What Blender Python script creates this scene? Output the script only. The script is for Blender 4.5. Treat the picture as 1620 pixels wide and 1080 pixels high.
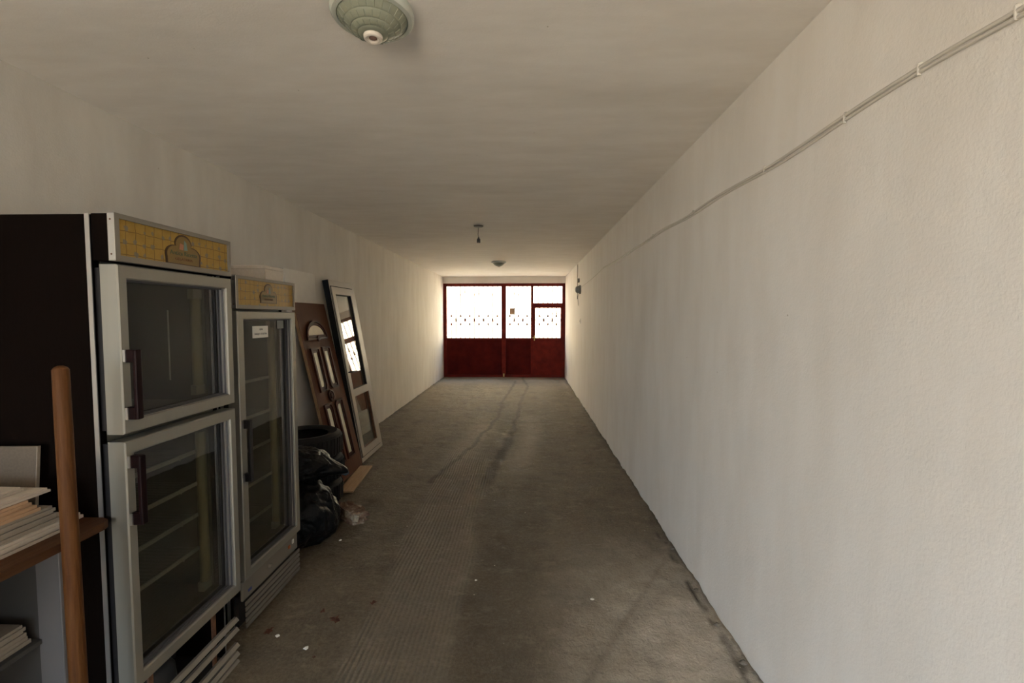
import bpy, bmesh, math, random
from mathutils import Vector, Matrix, noise
R_ = random.Random(7)
PI = math.pi
sc = bpy.context.scene
for o in list(bpy.data.objects): bpy.data.objects.remove(o)
col = sc.collection

# ---------------------------------------------------------------- camera
cam_d = bpy.data.cameras.new('camera'); cam = bpy.data.objects.new('camera', cam_d); col.objects.link(cam)
cam_d.sensor_width = 36.0; cam_d.lens = 720 / 1620 * 36.0; cam_d.clip_start = 0.02
pitch = math.atan(38 / 720.); yaw = math.atan(22 / 720. * math.cos(pitch))
cam.location = (0, 0, 1.6); cam.rotation_euler = (PI / 2 - pitch, 0, yaw)
sc.camera = cam
# ---------------------------------------------------------------- world, sun, daylight portals, exposure
W = bpy.data.worlds.new('sky'); sc.world = W; W.use_nodes = True
bg = W.node_tree.nodes['Background']
bg.inputs[0].default_value = (0.66, 0.83, 1.0, 1); bg.inputs[1].default_value = 14.5
sun_d = bpy.data.lights.new('sun', 'SUN'); sun_d.energy = 45.0; sun_d.angle = math.radians(1.0); sun_d.color = (1.0, 0.85, 0.66)
sun = bpy.data.objects.new('sun', sun_d); col.objects.link(sun)
sun.rotation_euler = Vector((-0.35, 0.50, -0.79)).to_track_quat('-Z', 'Y').to_euler()
def portal(name, loc, rot, sx, sz):
    d = bpy.data.lights.new(name, 'AREA'); d.shape = 'RECTANGLE'; d.size = sx; d.size_y = sz
    d.cycles.is_portal = True
    o = bpy.data.objects.new(name, d); o.location = loc; o.rotation_euler = rot; col.objects.link(o)
portal('portal_gate', (-0.58, 12.28, 1.75), (-PI / 2, 0, 0), 3.3, 1.6)
portal('portal_side', (-2.44, -2.9, 1.05), (0, -PI / 2, 0), 2.1, 1.4)
portal('portal_entrance', (-1.25, -3.68, 1.25), (PI / 2, 0, 0), 1.85, 2.5)
sc.view_settings.view_transform = 'Standard'; sc.view_settings.look = 'None'
sc.view_settings.gamma = 1; sc.view_settings.use_curve_mapping = False
sc.view_settings.exposure = 0.0
sc.cycles.max_bounces = 12; sc.cycles.diffuse_bounces = 8; sc.cycles.transparent_max_bounces = 16
sc.cycles.caustics_reflective = False; sc.cycles.caustics_refractive = False
sc.cycles.use_denoising = True

# ---------------------------------------------------------------- helpers
def tag(o, label=None, cat=None, group=None, kind=None):
    if label: o['label'] = label
    if cat: o['category'] = cat
    if group: o['group'] = group
    if kind: o['kind'] = kind
    return o
def thing(name, label, cat, loc=(0, 0, 0), rz=0.0, group=None, matrix=None):
    o = bpy.data.objects.new(name, None); col.objects.link(o); o.empty_display_size = 0.1
    if matrix is not None: o.matrix_world = matrix
    else: o.location = loc; o.rotation_euler = (0, 0, rz)
    return tag(o, label, cat, group)
class MB:
    def __init__(s): s.bm = bmesh.new()
    def box(s, a, b, bev=0.0, seg=1, M=None):
        lo = [min(a[i], b[i]) for i in range(3)]; hi = [max(a[i], b[i]) for i in range(3)]
        vs = [s.bm.verts.new((x, y, z)) for x in (lo[0], hi[0]) for y in (lo[1], hi[1]) for z in (lo[2], hi[2])]
        f = [(0, 1, 3, 2), (4, 6, 7, 5), (0, 4, 5, 1), (2, 3, 7, 6), (0, 2, 6, 4), (1, 5, 7, 3)]
        fs = [s.bm.faces.new([vs[i] for i in q]) for q in f]
        if bev > 0:
            es = list({e for q in fs for e in q.edges})
            r = bmesh.ops.bevel(s.bm, geom=es, offset=bev, segments=seg, profile=0.5, affect='EDGES')
            vs = list({v for v in r['verts']} | {v for v in vs if v.is_valid})
        if M is not None: bmesh.ops.transform(s.bm, matrix=M, verts=vs)
        return s
    def prism(s, pts, d, axis='y', M=None):
        # outline pts (2D) extruded between d[0] and d[1] along axis
        def P(p, t):
            return {'y': (p[0], t, p[1]), 'x': (t, p[0], p[1]), 'z': (p[0], p[1], t)}[axis]
        A = [s.bm.verts.new(P(p, d[0])) for p in pts]; B = [s.bm.verts.new(P(p, d[1])) for p in pts]
        n = len(pts)
        s.bm.faces.new(A); s.bm.faces.new(B[::-1])
        for i in range(n): s.bm.faces.new((A[i], A[(i + 1) % n], B[(i + 1) % n], B[i]))
        if M is not None: bmesh.ops.transform(s.bm, matrix=M, verts=A + B)
        return s
    def ring(s, outer, inner, d, axis='y'):
        # frame between two outlines with the same number of points
        def P(p, t):
            return {'y': (p[0], t, p[1]), 'x': (t, p[0], p[1]), 'z': (p[0], p[1], t)}[axis]
        n = len(outer)
        V = [[s.bm.verts.new(P(p, t)) for p in L] for t in d for L in (outer, inner)]
        oa, ia, ob, ib = V
        for i in range(n):
            j = (i + 1) % n
            s.bm.faces.new((oa[i], oa[j], ia[j], ia[i])); s.bm.faces.new((ob[j], ob[i], ib[i], ib[j]))
            s.bm.faces.new((oa[j], oa[i], ob[i], ob[j])); s.bm.faces.new((ia[i], ia[j], ib[j], ib[i]))
        return s
    def lathe(s, prof, seg=32, M=None, close=False):
        rows = []; allv = []
        for r, z in prof:
            if r < 1e-6: v = s.bm.verts.new((0, 0, z)); rows.append([v] * seg); allv.append(v)
            else:
                row = [s.bm.verts.new((r * math.cos(2 * PI * k / seg), r * math.sin(2 * PI * k / seg), z)) for k in range(seg)]
                rows.append(row); allv += row
        pairs = list(zip(rows[:-1], rows[1:]))
        if close: pairs.append((rows[-1], rows[0]))
        for a, b in pairs:
            for k in range(seg):
                q = [a[k], a[(k + 1) % seg], b[(k + 1) % seg], b[k]]
                u = []
                for v in q:
                    if v not in u: u.append(v)
                if len(u) >= 3:
                    try: s.bm.faces.new(u)
                    except ValueError: pass
        if M is not None: bmesh.ops.transform(s.bm, matrix=M, verts=allv)
        return s
    def tube(s, pts, r, seg=8, cap=True):
        pts = [Vector(p) for p in pts]; rows = []
        for i, p in enumerate(pts):
            t = (pts[min(i + 1, len(pts) - 1)] - pts[max(i - 1, 0)]).normalized()
            a = Vector((0, 0, 1)) if abs(t.z) < 0.9 else Vector((1, 0, 0))
            u = t.cross(a).normalized(); v = t.cross(u)
            rr = r[i] if isinstance(r, (list, tuple)) else r
            rows.append([s.bm.verts.new(p + rr * (math.cos(2 * PI * k / seg) * u + math.sin(2 * PI * k / seg) * v)) for k in range(seg)])
        for a, b in zip(rows[:-1], rows[1:]):
            for k in range(seg): s.bm.faces.new((a[k], a[(k + 1) % seg], b[(k + 1) % seg], b[k]))
        if cap: s.bm.faces.new(rows[0][::-1]); s.bm.faces.new(rows[-1])
        return s
    def build(s, name, mat, parent=None, smooth=False, loc=None, label=None):
        bmesh.ops.recalc_face_normals(s.bm, faces=s.bm.faces[:])
        me = bpy.data.meshes.new(name); s.bm.to_mesh(me); s.bm.free()
        me.materials.append(mat)
        if smooth:
            for p in me.polygons: p.use_smooth = True
            if smooth == 'auto': me.set_sharp_from_angle(angle=math.radians(35))
        o = bpy.data.objects.new(name, me); col.objects.link(o)
        if parent is not None: o.parent = parent
        if loc: o.location = loc
        if label: o['label'] = label
        return o
def rect(x0, z0, x1, z1): return [(x0, z0), (x1, z0), (x1, z1), (x0, z1)]
def copy_tree(o, parent=None):
    c = o.copy(); col.objects.link(c)
    if parent is not None: c.parent = parent
    for ch in list(o.children): copy_tree(ch, c)
    return c

# ---------------------------------------------------------------- materials
class N:
    def __init__(s, name):
        s.m = bpy.data.materials.new(name); s.m.use_nodes = True
        s.t = s.m.node_tree; s.b = s.t.nodes['Principled BSDF']; s.out = s.t.nodes['Material Output']
        s.co = None
    def n(s, typ, **kw):
        x = s.t.nodes.new(typ)
        for k, v in kw.items():
            if k.startswith('i_'):
                key = k[2:]; key = int(key) if key.isdigit() else key.replace('_', ' ')
                x.inputs[key].default_value = v
            else: setattr(x, k, v)
        return x
    def l(s, a, b): s.t.links.new(a, b)
    def obj(s, scale=(1, 1, 1)):
        if s.co is None: s.co = s.n('ShaderNodeTexCoord')
        mp = s.n('ShaderNodeMapping'); mp.inputs['Scale'].default_value = scale
        s.l(s.co.outputs['Object'], mp.inputs[0]); return mp.outputs[0]
    def noise(s, scale=5, detail=4, vec=(1, 1, 1), rough=0.55, dist=0):
        x = s.n('ShaderNodeTexNoise'); x.inputs['Scale'].default_value = scale; x.inputs['Detail'].default_value = detail
        x.inputs['Roughness'].default_value = rough; x.inputs['Distortion'].default_value = dist
        s.l(s.obj(vec), x.inputs['Vector']); return x.outputs['Fac']
    def ramp(s, fac, stops):
        x = s.n('ShaderNodeValToRGB'); e = x.color_ramp.elements
        while len(e) > 1: e.remove(e[-1])
        e[0].position = stops[0][0]; c = stops[0][1]; e[0].color = (*c, 1) if len(c) == 3 else c
        for p, c in stops[1:]:
            k = e.new(p); k.color = (*c, 1)
        s.l(fac, x.inputs[0]); return x.outputs[0]
    def fr(s, fac, a, b, lo=0., hi=1.):
        x = s.n('ShaderNodeMapRange'); s.l(fac, x.inputs[0])
        x.inputs[1].default_value = a; x.inputs[2].default_value = b; x.inputs[3].default_value = lo; x.inputs[4].default_value = hi
        return x.outputs[0]
    def mix(s, fac, a, b):
        x = s.n('ShaderNodeMix', data_type='RGBA')
        for v, k in ((fac, 0), (a, 6), (b, 7)):
            if isinstance(v, (int, float)): x.inputs[k].default_value = v
            elif isinstance(v, tuple): x.inputs[k].default_value = (*v, 1)
            else: s.l(v, x.inputs[k])
        return x.outputs[2]
    def math(s, op, a, b=0.0, c=None):
        x = s.n('ShaderNodeMath', operation=op)
        for i, v in enumerate((a, b, c)):
            if v is None: continue
            if isinstance(v, (int, float)): x.inputs[i].default_value = v
            else: s.l(v, x.inputs[i])
        return x.outputs[0]
    def attr(s, name):
        x = s.n('ShaderNodeAttribute', attribute_name=name); return x.outputs['Fac']
    def bump(s, h, dist=0.01, strength=1.0, prev=None):
        x = s.n('ShaderNodeBump'); x.inputs['Strength'].default_value = strength; x.inputs['Distance'].default_value = dist
        s.l(h, x.inputs['Height'])
        if prev is not None: s.l(prev, x.inputs['Normal'])
        s.l(x.outputs[0], s.b.inputs['Normal']); return x.outputs[0]
    def col(s, c):
        if isinstance(c, tuple): s.b.inputs['Base Color'].default_value = (*c, 1)
        else: s.l(c, s.b.inputs['Base Color'])
    def rough(s, v):
        if isinstance(v, (int, float)): s.b.inputs['Roughness'].default_value = v
        else: s.l(v, s.b.inputs['Roughness'])
def simple(name, c, rough=0.5, metal=0.0, var=0.12, scale=12, bump=0.0, vec=(1, 1, 1), spec=0.5):
    q = N(name); f = q.noise(scale, 4, vec)
    q.col(q.mix(q.fr(f, 0.3, 0.7), tuple(x * (1 - var) for x in c), tuple(min(1, x * (1 + var)) for x in c)))
    q.rough(rough); q.b.inputs['Metallic'].default_value = metal
    q.b.inputs['Specular IOR Level'].default_value = spec
    if bump: q.bump(f, bump)
    return q.m

def plaster(name, a, b, brush=(1, 1, 1), stain=(0.50, 0.45, 0.38), grain=1.0):
    q = N(name)
    big = q.noise(0.8, 5, brush); mid = q.noise(3.0, 6, tuple(v * 1 for v in brush), 0.6)
    fine = q.noise(130, 3, (1, 1, 0.8)); med = q.noise(22, 4, (1, 1, 1), 0.6)
    c = q.mix(q.fr(mid, 0.35, 0.65), a, b)
    c = q.mix(q.math('MULTIPLY', q.fr(big, 0.55, 0.75), 0.22), c, stain)
    # occasional small dark specks
    vo = q.n('ShaderNodeTexVoronoi'); vo.inputs['Scale'].default_value = 5.0; q.l(q.obj(), vo.inputs['Vector'])
    sp = q.math('LESS_THAN', vo.outputs['Distance'], 0.018)
    c = q.mix(q.math('MULTIPLY', sp, 0.55), c, (0.25, 0.19, 0.13))
    q.col(c); q.rough(0.85); q.b.inputs['Specular IOR Level'].default_value = 0.25
    n1 = q.bump(fine, 0.0013 * grain, 0.8)
    n2 = q.bump(med, 0.0018 * grain, 0.5, n1)
    q.bump(q.noise(1.3, 2, brush), 0.02, 0.4, n2)
    return q.m
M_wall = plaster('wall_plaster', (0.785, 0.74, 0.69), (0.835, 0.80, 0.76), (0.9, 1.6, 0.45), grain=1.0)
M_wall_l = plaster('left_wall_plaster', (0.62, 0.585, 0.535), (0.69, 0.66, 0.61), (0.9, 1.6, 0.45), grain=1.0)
M_ceil = plaster('ceiling_plaster', (0.80, 0.755, 0.71), (0.86, 0.82, 0.78), (0.8, 2.4, 1), (0.52, 0.48, 0.42), grain=0.6)

def floor_mat():
    q = N('concrete_floor')
    big = q.noise(0.9, 6, (1, 0.45, 1), 0.6); mid = q.noise(5, 8, (1, 1, 1), 0.65); fine = q.noise(60, 5, (1, 1, 1), 0.7)
    c = q.mix(q.fr(big, 0.35, 0.68), (0.085, 0.062, 0.036), (0.15, 0.115, 0.073))
    c = q.mix(q.fr(mid, 0.3, 0.75), c, (0.17, 0.132, 0.085))
    c = q.mix(q.math('MULTIPLY', q.fr(q.noise(2.1, 7, (1, 2.6, 1), 0.6), 0.5, 0.72), 0.6), c, (0.075, 0.058, 0.038))
    gr = q.noise(170, 4, (1, 1, 1), 0.75); c = q.mix(q.math('MULTIPLY', q.fr(gr, 0.38, 0.62), 0.35), c, (0.05, 0.038, 0.024)); c = q.mix(q.math('MULTIPLY', q.fr(fine, 0.4, 0.7), 0.4), c, (0.26, 0.22, 0.165))
    c = q.mix(q.math('MULTIPLY', q.fr(q.noise(3.2, 9, (1, 0.7, 1), 0.72), 0.50, 0.66), 0.55), c, (0.055, 0.041, 0.025))
    c = q.mix(q.math('MULTIPLY', q.fr(q.noise(7.5, 9, (0.8, 1.5, 1), 0.75), 0.54, 0.68), 0.60), c, (0.27, 0.225, 0.165))
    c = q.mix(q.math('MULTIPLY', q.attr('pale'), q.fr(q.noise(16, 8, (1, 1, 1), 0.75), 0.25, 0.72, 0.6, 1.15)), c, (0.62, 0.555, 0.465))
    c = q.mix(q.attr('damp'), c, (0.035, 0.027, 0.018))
    vo = q.n('ShaderNodeTexVoronoi'); vo.inputs['Scale'].default_value = 11.0; q.l(q.obj((1, 1, 0.01)), vo.inputs['Vector'])
    w = q.n('ShaderNodeSeparateColor'); q.l(vo.outputs['Color'], w.inputs[0])
    sp = q.math('MULTIPLY', q.math('LESS_THAN', vo.outputs['Distance'], 0.055), q.math('GREATER_THAN', w.outputs[0], 0.70))
    c = q.mix(sp, c, (0.48, 0.43, 0.35))
    # combed ridges
    sx = q.n('ShaderNodeSeparateXYZ'); q.l(q.obj(), sx.inputs[0])
    ph = q.math('ADD', q.math('MULTIPLY', sx.outputs[0], 250.0), q.math('MULTIPLY', q.noise(1.0, 2), 12.0))
    wave = q.math('MULTIPLY', q.math('ADD', q.math('MULTIPLY', q.math('SINE', ph), 0.5), 0.5), q.attr('comb'))
    c = q.mix(q.math('MULTIPLY', wave, 0.42), c, (0.27, 0.225, 0.16))
    ph2 = q.math('ADD', q.math('MULTIPLY', sx.outputs[1], 120.0), q.math('MULTIPLY', q.noise(1.1, 3), 60.0))
    cross = q.math('MULTIPLY', q.math('ADD', q.math('MULTIPLY', q.math('SINE', ph2), 0.5), 0.5), q.attr('cross'))
    q.col(c); q.rough(q.fr(mid, 0.3, 0.7, 0.62, 0.88)); q.b.inputs['Specular IOR Level'].default_value = 0.35
    n1 = q.bump(fine, 0.008, 1.0); n2 = q.bump(mid, 0.04, 0.9, n1)
    n3 = q.bump(wave, 0.009, 1.0, n2); q.bump(cross, 0.0008, 0.5, n3)
    return q.m
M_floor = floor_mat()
M_ground = simple('yard_concrete', (0.52, 0.45, 0.35), 0.9, var=0.2, scale=3)
M_house = simple('cream_render', (0.82, 0.74, 0.57), 0.9, var=0.06, scale=2)
M_red = simple('oxide_red_paint', (0.13, 0.012, 0.007), 0.6, var=0.3, scale=6, spec=0.12)
M_bar = simple('red_iron_bar', (0.13, 0.02, 0.012), 0.5, var=0.3)
M_panelred = simple('red_sheet_steel', (0.075, 0.007, 0.005), 0.65, var=0.3, scale=4, spec=0.08)
def alu(name, c, r=0.38, metal=0.75):
    q = N(name); f = q.noise(60, 3, (1, 1, 0.03))
    q.col(q.mix(f, tuple(v * 0.9 for v in c), c)); q.b.inputs['Metallic'].default_value = metal
    q.rough(q.fr(f, 0, 1, r - 0.06, r + 0.08)); return q.m
M_alu = alu('brushed_aluminium', (0.34, 0.325, 0.285), 0.42, 0.6)
M_spacer = alu('grey_spacer', (0.15, 0.145, 0.155), 0.45, 0.5)
M_alul = alu('bright_aluminium', (0.62, 0.60, 0.57), 0.3, 0.85)
M_grille = alu('grille_aluminium', (0.27, 0.245, 0.21), 0.5, 0.4)
M_brown = simple('dark_brown_laminate', (0.005, 0.003, 0.0022), 0.8, var=0.2, scale=20, vec=(6, 6, 0.5), spec=0.02)
M_black = simple('black_plastic', (0.012, 0.010, 0.010), 0.4, var=0.2)
M_void = simple('dark_metal', (0.02, 0.017, 0.015), 0.7, var=0.4, scale=8)
M_handle = simple('dark_maroon_plastic', (0.010, 0.003, 0.003), 0.5, var=0.2, spec=0.10)
M_liner = simple('grey_cabinet_liner', (0.13, 0.13, 0.105), 0.5, var=0.06)
M_shelf = simple('pale_coated_wire', (0.40, 0.39, 0.34), 0.4, var=0.06)
M_wire = simple('dull_coated_wire', (0.16, 0.16, 0.14), 0.5)
M_tube = simple('yellowed_tube_cover', (0.34, 0.31, 0.20), 0.35, var=0.06, vec=(1, 1, 0.1))
M_rust = simple('rusty_metal', (0.16, 0.07, 0.035), 0.7, var=0.5, scale=25)
M_comp = simple('compressor_paint', (0.03, 0.03, 0.032), 0.4)
def glass(name, tint, ior=1.5, extra=0.0):
    q = N(name); q.t.nodes.remove(q.b)
    f = q.n('ShaderNodeFresnel'); f.inputs[0].default_value = ior; ge = q.n('ShaderNodeNewGeometry'); front = q.math('SUBTRACT', 1.0, ge.outputs['Backfacing'])
    g = q.n('ShaderNodeBsdfGlossy'); g.inputs['Color'].default_value = (1, 1, 1, 1); g.inputs['Roughness'].default_value = 0.02
    t = q.n('ShaderNodeBsdfTransparent'); t.inputs[0].default_value = (*tint, 1)
    # faint smudges
    sm = q.fr(q.noise(7, 6, (1, 1, 0.5), 0.65), 0.45, 0.8, 0.0, 0.05)
    d = q.n('ShaderNodeBsdfDiffuse'); d.inputs[0].default_value = (0.5, 0.5, 0.45, 1)
    m0 = q.n('ShaderNodeMixShader'); q.l(sm, m0.inputs[0]); q.l(t.outputs[0], m0.inputs[1]); q.l(d.outputs[0], m0.inputs[2])
    m = q.n('ShaderNodeMixShader'); q.l(q.math('MULTIPLY', front, q.math('MINIMUM', q.math('ADD', q.math('MULTIPLY', f.outputs[0], 1.7), extra), 1.0)), m.inputs[0])
    q.l(m0.outputs[0], m.inputs[1]); q.l(g.outputs[0], m.inputs[2]); q.l(m.outputs[0], q.out.inputs[0]); return q.m
M_glass = glass('double_glazing', (0.70, 0.70, 0.64))
M_glass2 = glass('window_glass', (0.55, 0.56, 0.50), 1.5, 0.04)
M_frost = simple('obscured_glass', (0.72, 0.68, 0.52), 0.08, var=0.05, spec=1.0)
M_pvc = simple('dusty_white_plastic', (0.40, 0.365, 0.32), 0.45, var=0.06, scale=5)
M_pvcdark = simple('black_weather_seal', (0.006, 0.005, 0.005), 0.8)
M_door = simple('varnished_brown_panel', (0.110, 0.040, 0.020), 0.6, var=0.12, scale=9, vec=(4, 4, 0.4), spec=0.10)
M_mould = simple('dark_red_brown_moulding', (0.052, 0.013, 0.007), 0.5, var=0.15, spec=0.10)
M_dooredge = simple('worn_door_edge', (0.34, 0.22, 0.12), 0.6)
M_whiteb = simple('grey_white_board', (0.70, 0.67, 0.62), 0.7, var=0.04)
M_foam = simple('polystyrene', (0.50, 0.43, 0.35), 0.85, var=0.05, scale=80, bump=0.002)
M_boxfoam = simple('box_polystyrene', (0.66, 0.59, 0.51), 0.85, var=0.05, scale=80)
M_foamtan = simple('yellowed_polystyrene', (0.43, 0.27, 0.155), 0.85, var=0.07, scale=80, bump=0.002)
M_foamgrey = simple('aged_foam', (0.28, 0.235, 0.185), 0.85, var=0.06, scale=70, bump=0.002)
M_chip = simple('beige_chipboard', (0.115, 0.088, 0.064), 0.8, var=0.12, scale=120)
def wood(name, a, b, vec, r=0.5):
    q = N(name); f = q.noise(6, 8, vec, 0.6, 0.6)
    q.col(q.mix(q.fr(f, 0.3, 0.7), a, b)); q.rough(r); q.b.inputs['Specular IOR Level'].default_value = 0.15; q.bump(f, 0.002); return q.m
M_wood = wood('bench_wood', (0.060, 0.024, 0.010), (0.090, 0.040, 0.018), (12, 0.7, 12), 0.65)
M_pole = wood('turned_wood', (0.060, 0.020, 0.005), (0.105, 0.042, 0.012), (14, 14, 0.8), 0.6)
M_plank = wood('raw_plank', (0.36, 0.23, 0.13), (0.48, 0.33, 0.20), (10, 0.8, 10), 0.7)
M_white = simple('white_melamine', (0.15, 0.14, 0.138), 0.5, var=0.03)
M_greym = simple('grey_melamine', (0.055, 0.05, 0.045), 0.6, var=0.04)
M_rubber = simple('tyre_rubber', (0.012, 0.011, 0.011), 0.75, var=0.3, scale=10, spec=0.3)
def bagm():
    q = N('black_bin_liner'); q.col((0.004, 0.004, 0.004)); q.rough(0.32); q.b.inputs['Specular IOR Level'].default_value = 0.20
    a = q.noise(9, 7, (1, 1, 1.3), 0.6, 1.2); q.bump(a, 0.02, 0.7); return q.m
M_bag = bagm()
def chunkm():
    q = N('rubble'); f = q.noise(11, 5, (1, 1, 1), 0.6)
    q.col(q.ramp(f, [(0.38, (0.09, 0.04, 0.022)), (0.53, (0.20, 0.125, 0.08)), (0.66, (0.46, 0.39, 0.29))])); q.rough(0.9); q.bump(f, 0.02); return q.m
M_chunk = chunkm()
M_lampglass = simple('green_grey_glass', (0.25, 0.26, 0.195), 0.38, var=0.04)
M_lamprim = simple('pale_green_enamel', (0.52, 0.54, 0.48), 0.35, var=0.03)
M_sensor = simple('cream_plastic', (0.74, 0.66, 0.58), 0.45, var=0.03)
M_lens = simple('dusky_lens', (0.20, 0.12, 0.10), 0.15, var=0.1)
M_cond = simple('painted_conduit', (0.60, 0.555, 0.49), 0.6, var=0.05)
M_cable = simple('dark_cable', (0.06, 0.05, 0.04), 0.6)
M_crumb = simple('grey_concrete', (0.17, 0.145, 0.115), 0.9, var=0.35, scale=60)
M_leaf = simple('dry_leaf', (0.10, 0.035, 0.018), 0.8, var=0.4, scale=40)
M_paper = simple('paper', (0.80, 0.78, 0.72), 0.8, var=0.05)
M_green = simple('print_green', (0.05, 0.09, 0.055), 0.5)
M_emb = simple('emblem_ochre', (0.19, 0.12, 0.035), 0.4, var=0.1)
M_embline = simple('emblem_outline', (0.055, 0.022, 0.008), 0.4)
M_orange = simple('orange_button', (0.42, 0.10, 0.02), 0.4)
M_blue = simple('blue_print', (0.03, 0.05, 0.22), 0.4)
M_pink = simple('coral_print', (0.40, 0.17, 0.10), 0.4)
M_teal = simple('teal_print', (0.15, 0.24, 0.22), 0.4)
M_brass = simple('brass', (0.45, 0.33, 0.12), 0.35, metal=0.9)
def signm():
    q = N('yellow_sign_print')
    sx = q.n('ShaderNodeSeparateXYZ'); q.l(q.obj(), sx.inputs[0])
    nz = q.noise(18, 2)
    def lines(o, k, ph):
        v = q.math('ADD', q.math('MULTIPLY', o, k), q.math('ADD', q.math('MULTIPLY', nz, 0.35), ph))
        f = q.math('ABSOLUTE', q.math('SUBTRACT', q.math('FRACT', v), 0.5))
        return q.math('LESS_THAN', f, 0.035)
    g = q.math('MAXIMUM', lines(sx.outputs[0], 26, 0.1), lines(sx.outputs[2], 26, 0.3))
    c = q.mix(q.fr(q.noise(30, 3), 0.3, 0.7), (0.32, 0.19, 0.030), (0.38, 0.235, 0.045))
    c = q.mix(q.math('MULTIPLY', g, 0.7), c, (0.12, 0.055, 0.01))
    vo = q.n('ShaderNodeTexVoronoi'); vo.inputs['Scale'].default_value = 26.0; vo.inputs['Randomness'].default_value = 0.35
    q.l(q.obj((1, 0.01, 1)), vo.inputs['Vector'])
    d = q.math('ADD', vo.outputs['Distance'], q.math('MULTIPLY', q.noise(90, 2), 0.35))
    c = q.mix(q.math('MULTIPLY', q.math('LESS_THAN', d, 0.40), 0.75), c, (0.155, 0.15, 0.135))
    q.col(c); q.rough(0.35); return q.m
M_sign = signm()

# ---------------------------------------------------------------- the shell
XL, XR, H, YE, YB = -2.206, 1.042, 2.68, 12.1, -3.6
YS1 = -2.2
def structure(o): o['kind'] = 'structure'; return o
def slab(name, a, b, mat): return structure(MB().box(a, b).build(name, mat))
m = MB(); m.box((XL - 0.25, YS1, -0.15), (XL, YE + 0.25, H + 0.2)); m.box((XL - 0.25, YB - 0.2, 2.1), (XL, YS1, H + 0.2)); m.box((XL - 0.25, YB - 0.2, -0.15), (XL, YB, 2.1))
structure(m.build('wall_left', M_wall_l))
slab('wall_right', (XR, YB - 0.2, -0.15), (XR + 0.25, YE + 0.25, H + 0.2), M_wall)
slab('ceiling', (XL, YB - 0.2, H), (XR, YE + 0.25, H + 0.2), M_ceil)
slab('added_sun_block', (XL - 0.25, YB - 0.2, H + 0.2), (XR + 4.0, YE + 0.25, 9.0), M_house)  # unseen building mass, added to keep sun off the ground beyond the gate
slab('wall_far', (XL, YE, 2.505), (XR, YE + 0.25, H), M_wall)
m = MB(); m.box((XL, YB - 0.2, 2.50), (XR, YB, H)); m.box((-0.35, YB - 0.2, 0), (XR, YB, 2.50)); m.box((XL, YB - 0.2, 0), (-2.15, YB, 2.50))
structure(m.build('wall_back', M_wall))
# floor: finely subdivided slab with broom marks, tyre trail, broken edge along the right wall
def ftrail(y):       # centre line of the dark damp trail
    P = [(4.0, -0.42), (4.4, -0.38), (5.0, -0.33), (5.7, -0.25), (6.3, -0.17), (7.0, -0.17), (8.2, -0.10), (9.2, -0.06), (10.5, 0.05), (12.1, -0.1)]
    for (a, xa), (b, xb) in zip(P[:-1], P[1:]):
        if a <= y <= b: return xa + (xb - xa) * (y - a) / (b - a)
    return None
def ftrail2(y):      # fainter crack left of it
    P = [(4.3, -0.95), (5.0, -0.80), (5.6, -0.68), (6.5, -0.52), (7.5, -0.46), (8.6, -0.44), (9.6, -0.38), (11.5, -0.25)]
    for (a, xa), (b, xb) in zip(P[:-1], P[1:]):
        if a <= y <= b: return xa + (xb - xa) * (y - a) / (b - a)
    return None
def sm(x, a, b):
    t = max(0., min(1., (x - a) / (b - a))); return t * t * (3 - 2 * t)
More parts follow.
